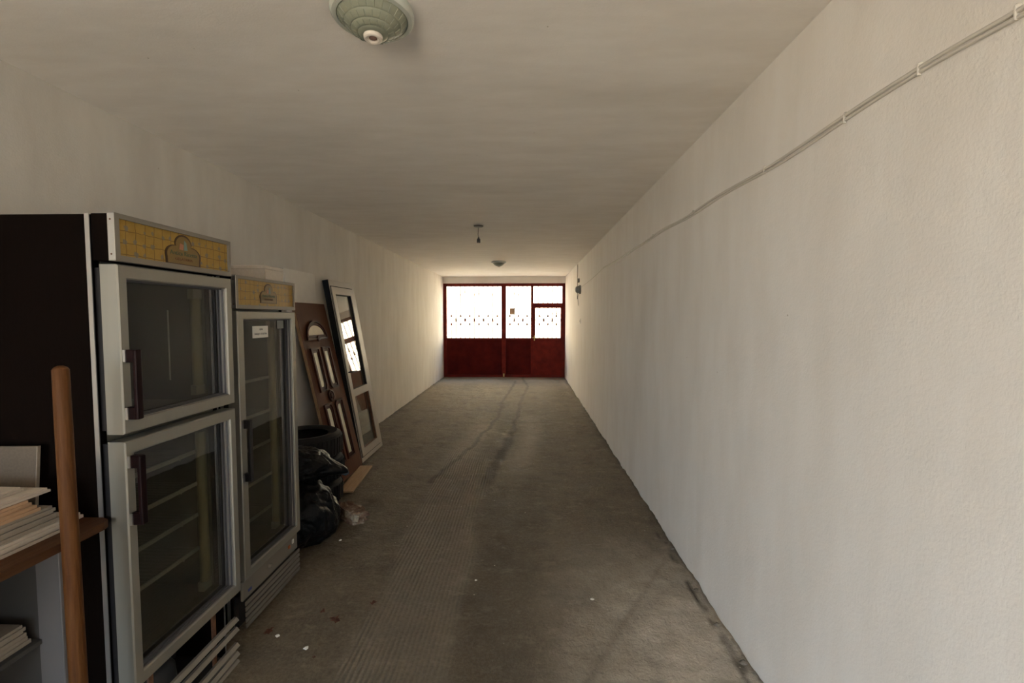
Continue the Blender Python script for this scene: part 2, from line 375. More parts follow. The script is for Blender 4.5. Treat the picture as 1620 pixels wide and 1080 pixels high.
def make_floor():
    ys = []; y = YB - 0.2
    while y < YE + 0.25: ys.append(y); y += 0.02 if 1.2 < y < 7 else 0.05
    ys.append(YE + 0.25)
    nx = 150; xs = [XL + (XR - XL) * i / nx for i in range(nx + 1)]
    V = []; damp = []; pale = []; comb = []; cross = []
    for y in ys:
        t1, t2 = ftrail(y), ftrail2(y)
        w1 = noise.noise(Vector((y * 1.7, 3, 0))) * 0.07 + noise.noise(Vector((y * 6, 8, 0))) * 0.03
        for x in xs:
            n1 = noise.noise(Vector((x * 1.3, y * 1.3, 0))); n2 = noise.noise(Vector((x * 7, y * 7, 4)))
            z = 0.004 * n1 + 0.0025 * n2 - 0.004
            e = XR - x
            if e < 0.28:
                k = 1 - e / 0.28
                nn = noise.fractal(Vector((x * 9, y * 9, 2)), 0.7, 2.0, 4)
                z += k * 0.012 * nn + 0.004 * k
                if e < 0.05 + 0.03 * noise.noise(Vector((0, y * 5, 1))): z -= 0.014 * sm(noise.noise(Vector((5, y * 2.3, 1))), -0.2, 0.3)
            if x - XL < 0.12: z += 0.010 * (1 - (x - XL) / 0.12) * (1 + noise.noise(Vector((x * 12, y * 8, 6))))
            d = 0.
            if t1 is not None:
                ww = 0.045 + 0.05 * sm(y, 7.0, 5.8) + 0.02 * n2
                d = max(d, 0.85 * sm(abs(x - t1 - w1), ww, ww * 0.25) * sm(y, 4.0, 4.5) * (0.55 + 0.45 * sm(y, 8.5, 6)))
            if t2 is not None:
                d = max(d, 0.55 * sm(abs(x - t2 - w1 * 1.3), 0.045, 0.008))
            z -= 0.006 * d
            # a broad dirty wheel path
            d = max(d, 0.30 * sm(abs(x - (-0.12 + 0.1 * n1)), 0.35, 0.1) * sm(y, 5.5, 3.5))
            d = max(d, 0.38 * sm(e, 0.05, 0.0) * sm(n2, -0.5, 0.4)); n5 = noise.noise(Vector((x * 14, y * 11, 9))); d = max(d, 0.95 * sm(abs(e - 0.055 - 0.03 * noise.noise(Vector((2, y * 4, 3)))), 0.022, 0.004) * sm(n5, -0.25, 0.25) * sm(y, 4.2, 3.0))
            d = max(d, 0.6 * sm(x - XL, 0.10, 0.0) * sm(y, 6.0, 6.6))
            # long diagonal hairline crack near the right wall
            cx = 0.38 + (y - 2.1) * 0.62 + 0.02 * n2
            if 1.9 < y < 3.0: d = max(d, 0.22 * sm(abs(x - cx), 0.035, 0.0))
            cb = sm(abs(x + 0.60 - 0.10 * n1 + 0.02 * (y - 2)), 0.30, 0.20) * sm(y, 5.8, 4.4)
            comb.append(cb * (0.7 + 0.5 * n2))
            cross.append(max(0, 1 - cb) * sm(x, -0.35, -0.1) * (0.5 + 0.5 * n1))
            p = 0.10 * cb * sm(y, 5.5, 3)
            p = max(p, 1.0 * sm(e, 1.25, 0.1) * sm(y, 3.6, 2.0) * (0.85 + 0.4 * n2))  # pale grit by the right wall, with grazing light painted in
            if t1 is not None and 4.0 < y < 8.0:
                fade = sm(y, 4.2, 5.2) * sm(y, 7.8, 6.4)
                p = max(p, fade * 0.24 * sm(abs(x - t1 - 0.26), 0.26, 0.02))
                p = max(p, fade * 0.20 * sm(abs(x - t1 + 0.45), 0.30, 0.02))
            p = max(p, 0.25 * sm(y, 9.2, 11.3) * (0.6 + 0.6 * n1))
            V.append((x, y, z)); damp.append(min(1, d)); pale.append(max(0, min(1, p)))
    m_ = nx + 1; F = []
    for j in range(len(ys) - 1):
        for i in range(nx):
            a = j * m_ + i; F.append((a, a + 1, a + 1 + m_, a + m_))
    # thickness: skirt and underside
    b0 = len(V)
    for (x, y) in ((xs[0], ys[0]), (xs[-1], ys[0]), (xs[-1], ys[-1]), (xs[0], ys[-1])):
        V.append((x, y, -0.15)); damp.append(0); pale.append(0); comb.append(0); cross.append(0)
    L = len(ys)
    F.append((b0 + 3, b0 + 2, b0 + 1, b0))
    F.append([b0, b0 + 1] + [i for i in range(nx, -1, -1)])
    F.append([b0 + 2, b0 + 3] + [(L - 1) * m_ + i for i in range(0, nx + 1)])
    F.append([b0 + 1, b0 + 2] + [j * m_ + nx for j in range(L - 1, -1, -1)])
    F.append([b0 + 3, b0] + [j * m_ for j in range(L)])
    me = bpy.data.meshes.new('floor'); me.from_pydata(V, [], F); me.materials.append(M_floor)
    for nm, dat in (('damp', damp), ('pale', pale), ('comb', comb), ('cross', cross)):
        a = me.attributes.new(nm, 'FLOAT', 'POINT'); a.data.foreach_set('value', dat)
    for p in me.polygons: p.use_smooth = True
    o = bpy.data.objects.new('floor', me); col.objects.link(o); structure(o)
make_floor()
# outdoors: the yards on both ends and an unseen house added beyond the gate to bounce warm light
g = MB(); g.box((-30, YE + 0.25, -0.3), (30, 45, -0.02)); g.box((-30, -30, -0.3), (30, YB - 0.2, -0.02)); g.box((-30, YB - 0.2, -0.3), (XL - 0.25, YE + 0.25, -0.02))
structure(g.build('ground', M_ground))
h_ = thing('house', 'pale rendered house added beyond the gate bars to bounce warm light', 'house', (0, 19.5, -0.02))
MB().box((-14, 0, 0), (12, 8, 10.5)).build('wall', M_house, h_)
r_ = MB(); r_.prism([(-0.6, 10.5), (8.6, 10.5), (4, 12.6)], (-14.5, 12.5), 'x'); r_.build('roof', simple('roof_tile_red', (0.35, 0.14, 0.08), 0.8), h_)

# ---------------------------------------------------------------- garage gate (fills the far end)
def make_gate():
    G = thing('garage_gate', 'oxide red steel garage gate with barred openings at the far end', 'gate', (XL, YE, 0))
    X = lambda x: x - XL
    t0, t1 = 0.06, 0.12
    W_ = XR - XL
    MB().box((0.02, 0.10, 0.0), (W_ - 0.02, 0.125, 0.10)).build('threshold', M_red, G)
    m = MB(); m.ring([(0.001, 0.0), (W_ - 0.001, 0.0), (W_ - 0.001, 2.503), (0.001, 2.503)], [(0.085, 0.06), (W_ - 0.075, 0.06), (W_ - 0.075, 2.425), (0.085, 2.425)], (0.03, 0.13))
    m.build('outer_frame', M_red, G)
    MB().box((X(-0.65), 0.02, 0.06), (X(-0.53), 0.13, 2.425), 0.004).build('centre_post', M_red, G)
    MB().box((X(0.130), 0.03, 0.06), (X(0.20), 0.13, 2.425), 0.004).build('door_post', M_red, G)
    MB().box((0.085, t0, 1.00), (X(-0.64), t1, 1.055), 0.003).build('rail', M_red, G)
    MB().box((X(-0.54), t0, 1.00), (X(0.146), t1, 1.055), 0.003).build('rail', M_red, G)
    MB().box((X(0.20), t0, 1.90), (W_ - 0.075, t1, 1.985), 0.003).build('rail', M_red, G)
    for x0, x1 in ((0.085, X(-0.64)), (X(-0.54), X(0.146))):
        p = MB(); p.box((x0, 0.085, 0.06), (x1, 0.10, 1.0)); p.build('lower_panel', M_panelred, G)
    MB().box((X(-0.59) - 0.02, 0.0, 0.02), (X(-0.59) + 0.02, 0.03, 0.10), 0.004).build('drop_bolt', M_brass, G)
    d = MB(); d.ring([(X(0.201), 0.05), (W_ - 0.074, 0.05), (W_ - 0.074, 1.899), (X(0.201), 1.899)], [(X(0.252), 1.045), (W_ - 0.120, 1.045), (W_ - 0.120, 1.850), (X(0.252), 1.850)], (0.05, 0.10))
    D = d.build('wicket_door', M_red, G)
    MB().box((X(0.24), 0.085, 0.05), (W_ - 0.11, 0.095, 1.06)).build('lower_panel', M_panelred, D)
    hb = MB(); hb.box((X(0.215), 0.03, 0.98), (X(0.238), 0.05, 1.12), 0.003); hb.tube([(X(0.226), 0.03, 1.07), (X(0.226), -0.02, 1.07), (X(0.16), -0.02, 1.06)], 0.008)
    hb.build('handle', M_brass, D)
    def bars(x0, x1, z0, z1, n, par, motif=True):
        st = (x1 - x0) / (n + 1)
        xs = [x0 + st * (i + 1) for i in range(n)]
        for i, x in enumerate(xs):
            MB().box((x - 0.0105, 0.070, z0), (x + 0.0105, 0.090, z1)).build('bar', M_bar, par)
        if not motif: return
        for i in range(0, n, 2):        # diamond scrolls with collars around every second bar
            x = xs[i]; m = MB()
            xa, xb = max(x - st, x0), min(x + st, x1)
            for s_, xe in ((-1, xa), (1, xb)):
                for zc in (1.64, 1.42):
                    pts = []
                    for k in range(9):
                        t = k / 8
                        pts.append((x + (xe - x) * t, 0.08, 1.53 + (zc - 1.53) * (math.cos(t * PI) * 0.5 + 0.5) + (0.012 if zc > 1.53 else -0.012) * t))
                    m.tube(pts, 0.008, 5)
            for zc in (1.64, 1.42): m.box((x - 0.024, 0.058, zc - 0.024), (x + 0.024, 0.102, zc + 0.024))
            m.build('scroll', M_bar, par)
        for i in range(1, n, 2):
            x = xs[i]; MB().box((x - 0.022, 0.060, 1.490), (x + 0.022, 0.100, 1.570)).build('collar', M_bar, par)
        # a shallow arch of rods near the top
        for i in range(n):
            x = xs[i]; zc = z1 - 0.10 - 0.12 * abs(math.sin(i * 0.9))
            MB().box((x - 0.014, 0.068, zc - 0.015), (x + 0.014, 0.092, zc + 0.015)).build('collar', M_bar, par)
    bars(0.085, X(-0.64), 1.055, 2.425, 11, G)
    bars(X(-0.54), X(0.146), 1.055, 2.425, 5, G)
    bars(X(0.247), W_ - 0.115, 1.05, 1.855, 5, D)
    bars(X(0.20), W_ - 0.075, 1.985, 2.425, 5, G, False)
    MB().box((X(-0.435), 0.055, 1.68), (X(-0.295), 0.068, 1.85), 0.003).build('plate', simple('tan_plate', (0.42, 0.26, 0.15), 0.6), G, label='small tan plate fixed to the bars')
make_gate()

# ---------------------------------------------------------------- text and emblem helpers
def text_mesh(name, s, size, mat, parent, loc, label=None, width=None):
    c = bpy.data.curves.new(name, 'FONT'); c.body = s; c.size = size; c.align_x = 'CENTER'; c.align_y = 'CENTER'; c.extrude = 0.0004; c.resolution_u = 2
    t = bpy.data.objects.new('tmp_text', c); col.objects.link(t)
    bpy.context.view_layer.update()
    me = bpy.data.meshes.new_from_object(t.evaluated_get(bpy.context.evaluated_depsgraph_get()))
    bpy.data.objects.remove(t); me.materials.clear(); me.materials.append(mat)
    if width:
        w = max(v.co.x for v in me.vertices) - min(v.co.x for v in me.vertices)
        for v in me.vertices: v.co.x *= width / w
    o = bpy.data.objects.new(name, me); col.objects.link(o); o.parent = parent
    o.location = loc; o.rotation_euler = (PI / 2, 0, 0)
    if label: o['label'] = label
    return o
def cloud(cx, cz, s, n=14):
    # outline of a cloud shaped plaque: two low shoulders, a tall middle lobe and a flat base
    P = [(-0.50, -0.42), (0.50, -0.42)]
    for k in range(n + 1):
        a = -0.10 * PI + (0.62 * PI) * k / n; P.append((0.25 + 0.27 * math.cos(a), -0.14 + 0.28 * math.sin(a)))
    for k in range(n + 1):
        a = 0.02 * PI + 0.96 * PI * k / n; P.append((0.25 * math.cos(a), 0.18 + 0.29 * math.sin(a)))
    for k in range(n + 1):
        a = 0.48 * PI + 0.62 * PI * k / n; P.append((-0.25 + 0.27 * math.cos(a), -0.14 + 0.28 * math.sin(a)))
    return [(cx + x * s * 1.28, cz + z * s * 0.95) for x, z in P]

# ---------------------------------------------------------------- display fridges
def make_fridge(label, X, Y0, Wd, D, ztop, zhb, doors, bez, shelves, base, hand, emb, htilt=0):
    F = thing('display_fridge', label, 'fridge', (X, Y0, 0), PI / 2, group=None)
    c0 = 0.085                       # carcass starts behind the doors
    zb = 0.10
    for x0, x1 in ((0, 0.028), (Wd - 0.028, Wd)):
        MB().box((x0, c0, 0.0), (x1, D, ztop - 0.002), 0.002).build('side_panel', M_brown, F)
    MB().box((0.028, c0, ztop - 0.03), (Wd - 0.028, D, ztop - 0.002)).build('top_panel', M_brown, F)
    MB().box((0.028, D - 0.03, 0.02), (Wd - 0.028, D, ztop - 0.03)).build('back_panel', M_brown, F)
    zlow = doors[-1][0]
    m = MB(); m.box((0.028, c0, zlow + 0.0), (Wd - 0.028, D - 0.03, zlow + 0.045))
    for a, b in zip(doors[:-1], doors[1:]): m.box((0.028, c0, b[1] - 0.02), (Wd - 0.028, D - 0.03, a[0] + 0.02))
    m.box((0.028, c0 + 0.02, zlow + 0.045), (0.034, D - 0.03, ztop - 0.03)); m.box((Wd - 0.034, c0 + 0.02, zlow + 0.045), (Wd - 0.028, D - 0.03, ztop - 0.03))
    m.box((0.034, D - 0.036, zlow + 0.045), (Wd - 0.034, D - 0.03, ztop - 0.03))
    m.box((0.034, c0, doors[0][1] - 0.02), (Wd - 0.034, D - 0.036, doors[0][1] + 0.02))
    m.build('liner', M_liner, F)
    for x0 in (-0.004, Wd + 0.001):
        MB().box((x0, c0 - 0.003, 0.03), (x0 + 0.003 if x0 < 0 else x0 + 0.002, c0 + 0.012, ztop - 0.001)).build('edge_trim', M_alul, F)
    # lit sign box on top
    S = MB(); S.box((0.0, 0.022, zhb), (Wd, c0 - 0.004, ztop), 0.002)
    S = S.build('sign_box', M_brown, F)
    MB().ring(rect(-0.002, zhb - 0.001, Wd + 0.002, ztop + 0.002), rect(0.016, zhb + 0.018, Wd - 0.012, ztop - 0.014), (0.0, 0.024)).build('sign_frame', M_grille, S)
    MB().box((-0.004, 0.0, zhb), (-0.001, 0.022, ztop), 0.001).build('corner_strip', M_alul, S)
    for zz in (zhb + 0.02, ztop - 0.02):
        MB().lathe([(0, 0.002), (0.003, 0.001), (0.003, 0)], 8, Matrix.Translation((-0.004, 0.012, zz)) @ Matrix.Rotation(-PI / 2, 4, 'Y')).build('screw', M_rust, S)
    P = MB().box((0.016, 0.008, zhb + 0.018), (Wd - 0.012, 0.014, ztop - 0.014)).build('sign_face', M_sign, S, label='yellow printed sign face')
    cx, cz, es = emb
    e = MB(); e.prism(cloud(cx, cz, es), (0.0065, 0.0085)); e.build('emblem_border', M_embline, S)
    e = MB(); e.prism(cloud(cx, cz - 0.001, es * 0.90), (0.0055, 0.0066)); e.build('emblem', M_emb, S, label='cloud shaped ochre emblem')
    e = MB(); e.prism([(cx - es * 0.17, cz + es * .03), (cx - es * 0.02, cz + es * .02), (cx + es * 0.0, cz + es * 0.17), (cx - es * 0.13, cz + es * 0.2)], (0.0048, 0.0056)); e.build('emblem_picture', M_pink, S)
    e = MB(); e.prism([(cx + es * 0.0, cz + es * .02), (cx + es * 0.14, cz + es * .03), (cx + es * 0.10, cz + es * 0.24), (cx + es * 0.02, cz + es * 0.30)], (0.0048, 0.0056)); e.build('emblem_picture', M_teal, S)
    text_mesh('lettering', 'Antica Ricetta', es * 0.17, M_green, S, (cx, 0.005, cz - es * 0.08), width=es * 1.0)
    text_mesh('lettering', 'GELATERIA', es * 0.10, M_pink if False else M_rust, S, (cx, 0.005, cz - es * 0.24), width=es * 0.66)
    # doors
    for k, (z0, z1) in enumerate(doors):
        bl, bt, br, bb = bez
        d = MB()
        o_ = rect(0, z0, Wd, z1); i_ = rect(bl, z0 + bb, Wd - br, z1 - bt)
        oc = rect(0.004, z0 + 0.004, Wd - 0.004, z1 - 0.004)
        # four mitred rails, each its own rail with a chamfered outer edge
        DO = None
        for a in range(4):
            b = (a + 1) % 4
            r = MB()
            mid = lambda P, Q, t: (P[0] + (Q[0] - P[0]) * t, P[1] + (Q[1] - P[1]) * t)
            pr = [(oc[a], 0.0), (mid(oc[a], i_[a], 0.90), 0.0), (i_[a], 0.006), (i_[a], 0.05), (o_[a], 0.058), (o_[a], 0.004)]
            prb = [(oc[b], 0.0), (mid(oc[b], i_[b], 0.90), 0.0), (i_[b], 0.006), (i_[b], 0.05), (o_[b], 0.058), (o_[b], 0.004)]
            A = [r.bm.verts.new((p[0], t, p[1])) for p, t in pr]; B = [r.bm.verts.new((p[0], t, p[1])) for p, t in prb]
            n = len(A)
            for i in range(n): r.bm.faces.new((A[i], A[(i + 1) % n], B[(i + 1) % n], B[i]))
            r.bm.faces.new(A); r.bm.faces.new(B[::-1])
            if DO is None:
                DO = bpy.data.objects.new('door', None); col.objects.link(DO); DO.parent = F
            r.build('rail', M_alu, DO)
        # bright spacer profiles inside the reveal, glass
        m = MB()
        for q, y0 in ((0.004, 0.012), (0.008, 0.022), (0.012, 0.031)):
            m.ring(rect(bl - 0.001, z0 + bb - 0.001, Wd - br + 0.001, z1 - bt + 0.001), rect(bl + q * 0.6, z0 + bb + q * 0.6, Wd - br - q, z1 - bt - q * 0.5), (y0, y0 + 0.007))
        m.build('glazing_spacer', M_spacer, DO)
        MB().box((Wd - br - 0.0035, 0.007, z0 + bb + 0.002), (Wd - br + 0.001, 0.011, z1 - bt - 0.002)).build('bright_bead', M_alul, DO)
        MB().box((Wd - br - 0.011, 0.019, z0 + bb + 0.006), (Wd - br + 0.001, 0.0215, z1 - bt - 0.006)).build('bright_bead', M_alul, DO)
        MB().box((bl, 0.040, z0 + bb), (Wd - br, 0.045, z1 - bt)).build('glass_pane', M_glass, DO)
        MB().ring(rect(0.01, z0 + 0.01, Wd - 0.01, z1 - 0.01), rect(0.03, z0 + 0.03, Wd - 0.03, z1 - 0.03), (0.058, c0)).build('gasket', M_black, DO)
        # handle
        hz0, hz1 = hand[k]; hx = 0.020
        h = MB()
        for z_, s_ in ((hz1, -1), (hz0, 1)):
            h.box((hx - 0.010, -0.034, z_), (hx + 0.016, 0.0, z_ + s_ * 0.042), 0.003)
        h.box((hx - 0.009, -0.040, min(hz0, hz1)), (hx + 0.015, -0.026, max(hz0, hz1)), 0.004, 2)
        HO = h.build('handle', M_handle if k < 9 and emb[2] > 0.13 else M_black, DO)
        for z_, s_ in ((hz1, -1), (hz0, 1)):
            MB().box((hx - 0.014, -0.008, z_), (hx - 0.010, 0.0, z_ + s_ * 0.040)).build('bracket', M_alul, HO)
    # inside: tube cover and shelves
    for z0, z1 in doors:
        t = MB(); t.tube([(Wd - 0.072, c0 + 0.03, z0 + 0.09), (Wd - 0.072, c0 + 0.03, z1 - 0.09)], 0.020, 12)
        t = t.build('light_tube', M_tube, F, smooth='auto')
        for q0, q1 in ((z0 + 0.05, z0 + 0.092), (z1 - 0.092, z1 - 0.05)): MB().box((Wd - 0.098, c0 + 0.02, q0), (Wd - 0.046, c0 + 0.045, q1)).build('socket', M_shelf, t)
    for z in shelves:
        s = MB(); x0, x1 = 0.045, Wd - 0.10; y0, y1 = c0 + 0.03, D - 0.07
        s.box((x0, y0, z - 0.012), (x1, y0 + 0.006, z + 0.004)); rr_ = MB().box((x0, y1, z - 0.006), (x1, y1 + 0.006, z + 0.002))
        n = 16; wr = MB()
        for i in range(n + 1):
            xx = x0 + 0.003 + (x1 - x0 - 0.006) * i / n; wr.box((xx - 0.0018, y0, z - 0.004), (xx + 0.0018, y1, z))
        s.box((x0 + 0.33, y0 - 0.002, z - 0.016), (x0 + 0.335, y0 + 0.001, z + 0.008))
        SH = s.build('shelf', M_shelf, F); rr_.build('rear_rail', M_wire, SH); tag(wr.build('shelf_wires', M_wire, SH), kind='stuff')
    base(F, Wd, c0, D)
    return F
def base_a(F, Wd, c0, D):
    MB().box((0.028, 0.30, 0.02), (Wd - 0.028, 0.32, 0.30)).build('base_void', M_void, F)  # near-black sheet standing in for the shaded void under the fridge
    MB().box((0.028, c0, 0.012), (Wd - 0.028, D - 0.05, 0.03)).build('base_tray', M_void, F)
    for z in (0.214, 0.167, 0.092, 0.050, 0.012):
        s = MB(); s.prism([(0.010, z - 0.019), (0.022, z - 0.004), (0.034, z - 0.004), (0.034, z - 0.010), (0.02, z - 0.022)], (0.010, Wd - 0.006), 'x')
        s.build('grille_slat', M_grille, F)
    c = MB(); c.lathe([(0, 0.17), (0.05, 0.165), (0.075, 0.13), (0.08, 0.06), (0.07, 0.01), (0, 0.0)], 20, Matrix.Translation((0.30, 0.20, 0.03)))
    c.build('compressor', M_comp, F, smooth=True)
    for x in (0.12, 0.46): MB().box((x, 0.06, 0.02), (x + 0.02, 0.068, 0.30)).build('bracket', M_rust, F)
    for x in (0.02, Wd - 0.06): MB().box((x, 0.045, 0.0), (x + 0.04, 0.085, 0.03), 0.004).build('foot', M_black, F)
def base_b(F, Wd, c0, D):
    p = MB(); p.box((0.006, 0.020, 0.150), (Wd - 0.006, 0.034, 0.250), 0.003); P = p.build('control_panel', M_grille, F)
    k = MB(); k.lathe([(0, 0.016), (0.010, 0.016), (0.013, 0.010), (0.013, 0)], 14, Matrix.Translation((0.245, 0.020, 0.205)) @ Matrix.Rotation(PI / 2, 4, 'X'))
    k.build('knob', M_grille, P)
    MB().box((0.445, 0.012, 0.197), (0.465, 0.020, 0.218), 0.003).build('switch', M_orange, P, label='orange switch')
    MB().box((0.492, 0.014, 0.206), (0.510, 0.020, 0.232), 0.002).build('switch', M_paper, P, label='white switch')
    MB().box((0.050, 0.0185, 0.176), (0.080, 0.020, 0.190)).build('badge', M_blue, P)
    MB().box((0.028, 0.06, 0.0), (Wd - 0.028, 0.08, 0.16)).build('base_void', M_void, F)  # dark sheet paints the shaded void seen between the slats
    for i in range(5):
        z = 0.146 - 0.0295 * i
        s = MB(); s.prism([(0.006, z - 0.018), (0.006, z), (0.012, z + 0.001), (0.012, z - 0.018)], (0.008, Wd - 0.008), 'x')
        s.build('grille_slat', M_grille, F)
F1 = make_fridge('tall dark brown two-door glass display fridge with yellow sign box, beside wooden bench', -1.32, 1.44, 0.572, 0.80, 1.935, 1.784,
                 [(1.214, 1.772), (0.335, 1.189)], (0.036, 0.046, 0.038, 0.046), (1.022, 0.88, 0.742, 0.592), base_a,
                 [(1.262, 1.494), (0.905, 1.140)], (0.300, 1.856, 0.138))
rod = MB().tube([(0.40, 0.16, 1.34), (0.40, 0.16, 1.63)], 0.003, 6); rod.build('thin_rod', M_alul, F1)  # thin upright rod of bright metal behind the upper glass
F2 = make_fridge('shorter single-door display fridge with yellow sign box and white paper notice', -1.42, 2.20, 0.565, 0.68, 1.807, 1.645,
                 [(0.262, 1.632)], (0.052, 0.042, 0.044, 0.045), (1.25, 1.05, 0.867, 0.667, 0.47), base_b,
                 [(0.772, 1.085)], (0.292, 1.728, 0.128))
st = MB().box((0.185, 0.0375, 1.489), (0.330, 0.0395, 1.553)).build('notice', M_paper, F2, label='white paper notice with two printed lines')
text_mesh('lettering', 'OPM', 0.014, M_void, st, (0.262, 0.0370, 1.534), width=0.030)
text_mesh('lettering', 'HALJO 3 ISTPA', 0.014, M_void, st, (0.258, 0.0370, 1.510), width=0.115)
MB().box((0.425, 0.0375, 1.535), (0.495, 0.0395, 1.582)).build('sticker', simple('faded_sticker', (0.30, 0.31, 0.29), 0.5), F2, label='faded grey sticker')

# polystyrene box on the second fridge
bx = thing('foam_box', 'white polystyrene box lying on the shorter display fridge', 'box', (-1.535, 2.60, 1.807), 0)
b = MB(); b.ring(rect(-0.16, -0.095, 0.085, 0.095), rect(-0.14, -0.075, 0.065, 0.075), (0.0, 0.062), 'z'); b.box((-0.15, -0.085, 0.0), (0.075, 0.085, 0.015)); b.build('box_body', M_boxfoam, bx)
MB().box((-0.162, -0.097, 0.062), (0.087, 0.097, 0.083), 0.004).build('lid', M_boxfoam, bx)

# ---------------------------------------------------------------- leaning doors and board
def lean(Xb, Xt, zt, y0):
    Z = Vector((Xt - Xb, 0, zt)).normalized(); Xv = Vector((0, 1, 0)); Yv = Z.cross(Xv)
    M = Matrix(((Xv.x, Yv.x, Z.x, Xb), (Xv.y, Yv.y, Z.y, y0), (Xv.z, Yv.z, Z.z, 0), (0, 0, 0, 1)))
    return M, Yv
# plastic glazed door with its fixed frame
Mx, Yv = lean(-1.78, -2.12, 2.0, 4.85)
Mx = Mx @ Matrix.Translation((0, 0, 0.012))
Dp = thing('glazed_door', 'narrow white plastic glazed door in its frame leaning on left wall', 'door', matrix=Mx)
Wd, Hd = 0.695, 2.025
fr = MB()
fr.ring([(0, 0), (Wd, 0), (Wd, Hd), (0, Hd)], [(0.012, 0.055), (Wd - 0.075, 0.055), (Wd - 0.075, Hd - 0.07), (0.012, Hd - 0.07)], (0.0, 0.066))
fr.build('door_frame', M_pvc, Dp)
MB().box((Wd - 0.005, 0.004, 0.0), (Wd + 0.004, 0.03, Hd), 0.002).build('frame_lip', M_pvc, Dp)
MB().box((-0.004, 0.004, 0.002), (0.0, 0.066, Hd)).build('frame_edge', M_pvcdark, Dp, label='black foam-stained edge')
MB().ring(rect(0.010, 0.050, Wd - 0.072, Hd - 0.066), rect(0.018, 0.06, Wd - 0.08, Hd - 0.076), (-0.004, 0.002)).build('seal', M_pvcdark, Dp)
lx0, lx1, lz0, lz1 = 0.014, Wd - 0.080, 0.062, Hd - 0.078
lf = MB(); lf.ring(rect(lx0, lz0, lx1, lz1), rect(lx0 + 0.075, lz0 + 0.075, lx1 - 0.085, lz1 - 0.078), (-0.014, 0.05))
lf.box((lx0 + 0.075, -0.014, 0.722), (lx1 - 0.085, 0.05, 0.800)); LF = lf.build('door_leaf', M_pvc, Dp)
for z0, z1 in ((0.137, 0.722), (0.800, lz1 - 0.078)):
    MB().ring(rect(lx0 + 0.075, z0, lx1 - 0.085, z1), rect(lx0 + 0.080, z0 + 0.006, lx1 - 0.092, z1 - 0.006), (-0.006, 0.012)).build('glazing_bead', M_rust if z0 < 0.5 else M_void, LF)
    MB().box((lx0 + 0.078, 0.012, z0 + 0.002), (lx1 - 0.088, 0.018, z1 - 0.002)).build('glass_pane', M_glass2, LF)
h = MB(); h.tube([(0.044, -0.014, 1.0), (0.044, -0.055, 1.0), (0.06, -0.06, 1.0), (0.165, -0.06, 0.995)], 0.009)
h.build('handle', M_black, LF)

# brown panel door
Mx, Yv = lean(-1.76, -2.15, 1.745, 4.15)
Mx = Mx @ Matrix.Translation((0, 0, 0.010))
Db = thing('panel_door', 'brown moulded panel door with arched fanlight leaning on left wall', 'door', matrix=Mx)
W2, H2 = 0.65, 1.775
def arch(cx, z0, w, h, n=14):
    P = [(cx - w, z0), (cx + w, z0)]
    for k in range(1, n): a = PI * k / n; P.append((cx + w * math.cos(a) * (1.0 if math.cos(a) > 0 else 1.0), z0 + h * math.sin(a)))
    return P
def slot(x0, x1, z0, z1, cut_top=None, cut_bot=None, c=0.035):
    # upright opening, optionally with one clipped corner at top/bottom ('l' or 'r')
    P = []
    P += [(x0 + c, z0), ] if cut_bot == 'l' else [(x0, z0)]
    P += [(x1 - c, z0), (x1, z0 + c)] if cut_bot == 'r' else [(x1, z0), (x1, z0 + 0.001)]
    P += [(x1, z1 - c), (x1 - c, z1)] if cut_top == 'r' else [(x1, z1 - 0.001), (x1, z1)]
    P += [(x0 + c, z1), (x0, z1 - c)] if cut_top == 'l' else [(x0, z1), (x0, z1 - 0.001)]
    P += [(x0, z0 + c)] if cut_bot == 'l' else [(x0, z0 + 0.001)]
    return P
def inset(P, d):
    cx = sum(p[0] for p in P) / len(P); xs = [p[0] for p in P]; zs = [p[1] for p in P]
    w = max(xs) - min(xs); h = max(zs) - min(zs); cz = (max(zs) + min(zs)) / 2; cx = (max(xs) + min(xs)) / 2
    return [(cx + (p[0] - cx) * (w - 2 * d) / w, cz + (p[1] - cz) * (h - 2 * d) / h) for p in P]
slab_ = MB().box((0, 0.0, 0), (W2, 0.030, H2), 0.003).build('door_slab', M_door, Db)
MB().box((-0.003, 0.002, 0.0), (-0.0005, 0.028, H2)).build('door_edge', M_dooredge, Db, label='pale worn long edge')
opens = [arch(0.300, 1.405, 0.215, 0.190),
         slot(0.090, 0.265, 0.895, 1.325, None, 'r'), slot(0.330, 0.505, 0.895, 1.325, None, 'l'),
         slot(0.090, 0.265, 0.165, 0.770, 'r', None), slot(0.330, 0.505, 0.165, 0.770, 'l', None)]
for P in opens:
    m = MB()
    m.ring(P, inset(P, 0.018), (-0.018, 0.002)); m.ring(inset(P, 0.022), inset(P, 0.046), (-0.010, 0.002))
    mo = m.build('moulding', M_mould, Db)
    g = MB(); g.prism(inset(P, 0.046), (-0.0025, 0.001)); g.build('glass_insert', M_frost, mo)
m = MB(); m.lathe([(0.062, 0.0), (0.058, 0.014), (0.046, 0.016), (0.040, 0.006), (0.028, 0.006), (0.022, 0.016), (0.0, 0.019)], 28, Matrix.Translation((0.298, 0.0, 0.832)) @ Matrix.Rotation(PI / 2, 4, 'X'))
m.build('medallion', M_mould, Db, smooth='auto')
m = MB(); m.lathe([(0.030, 0.0), (0.026, 0.012), (0.0, 0.016)], 20, Matrix.Translation((0.300, -0.010, 1.412)) @ Matrix.Rotation(PI / 2, 4, 'X')); m.build('boss', M_mould, Db, smooth='auto')
# grey-white board behind it
Mx, Yv = lean(-2.05, -2.183, 2.045, 4.06)
wb = MB().box((0, 0, 0.004), (0.60, 0.014, 2.05), 0.001).build('leaning_board', M_whiteb)
wb.matrix_world = Mx; tag(wb, 'tall plain grey-white board leaning on left wall behind brown panel door', 'board')

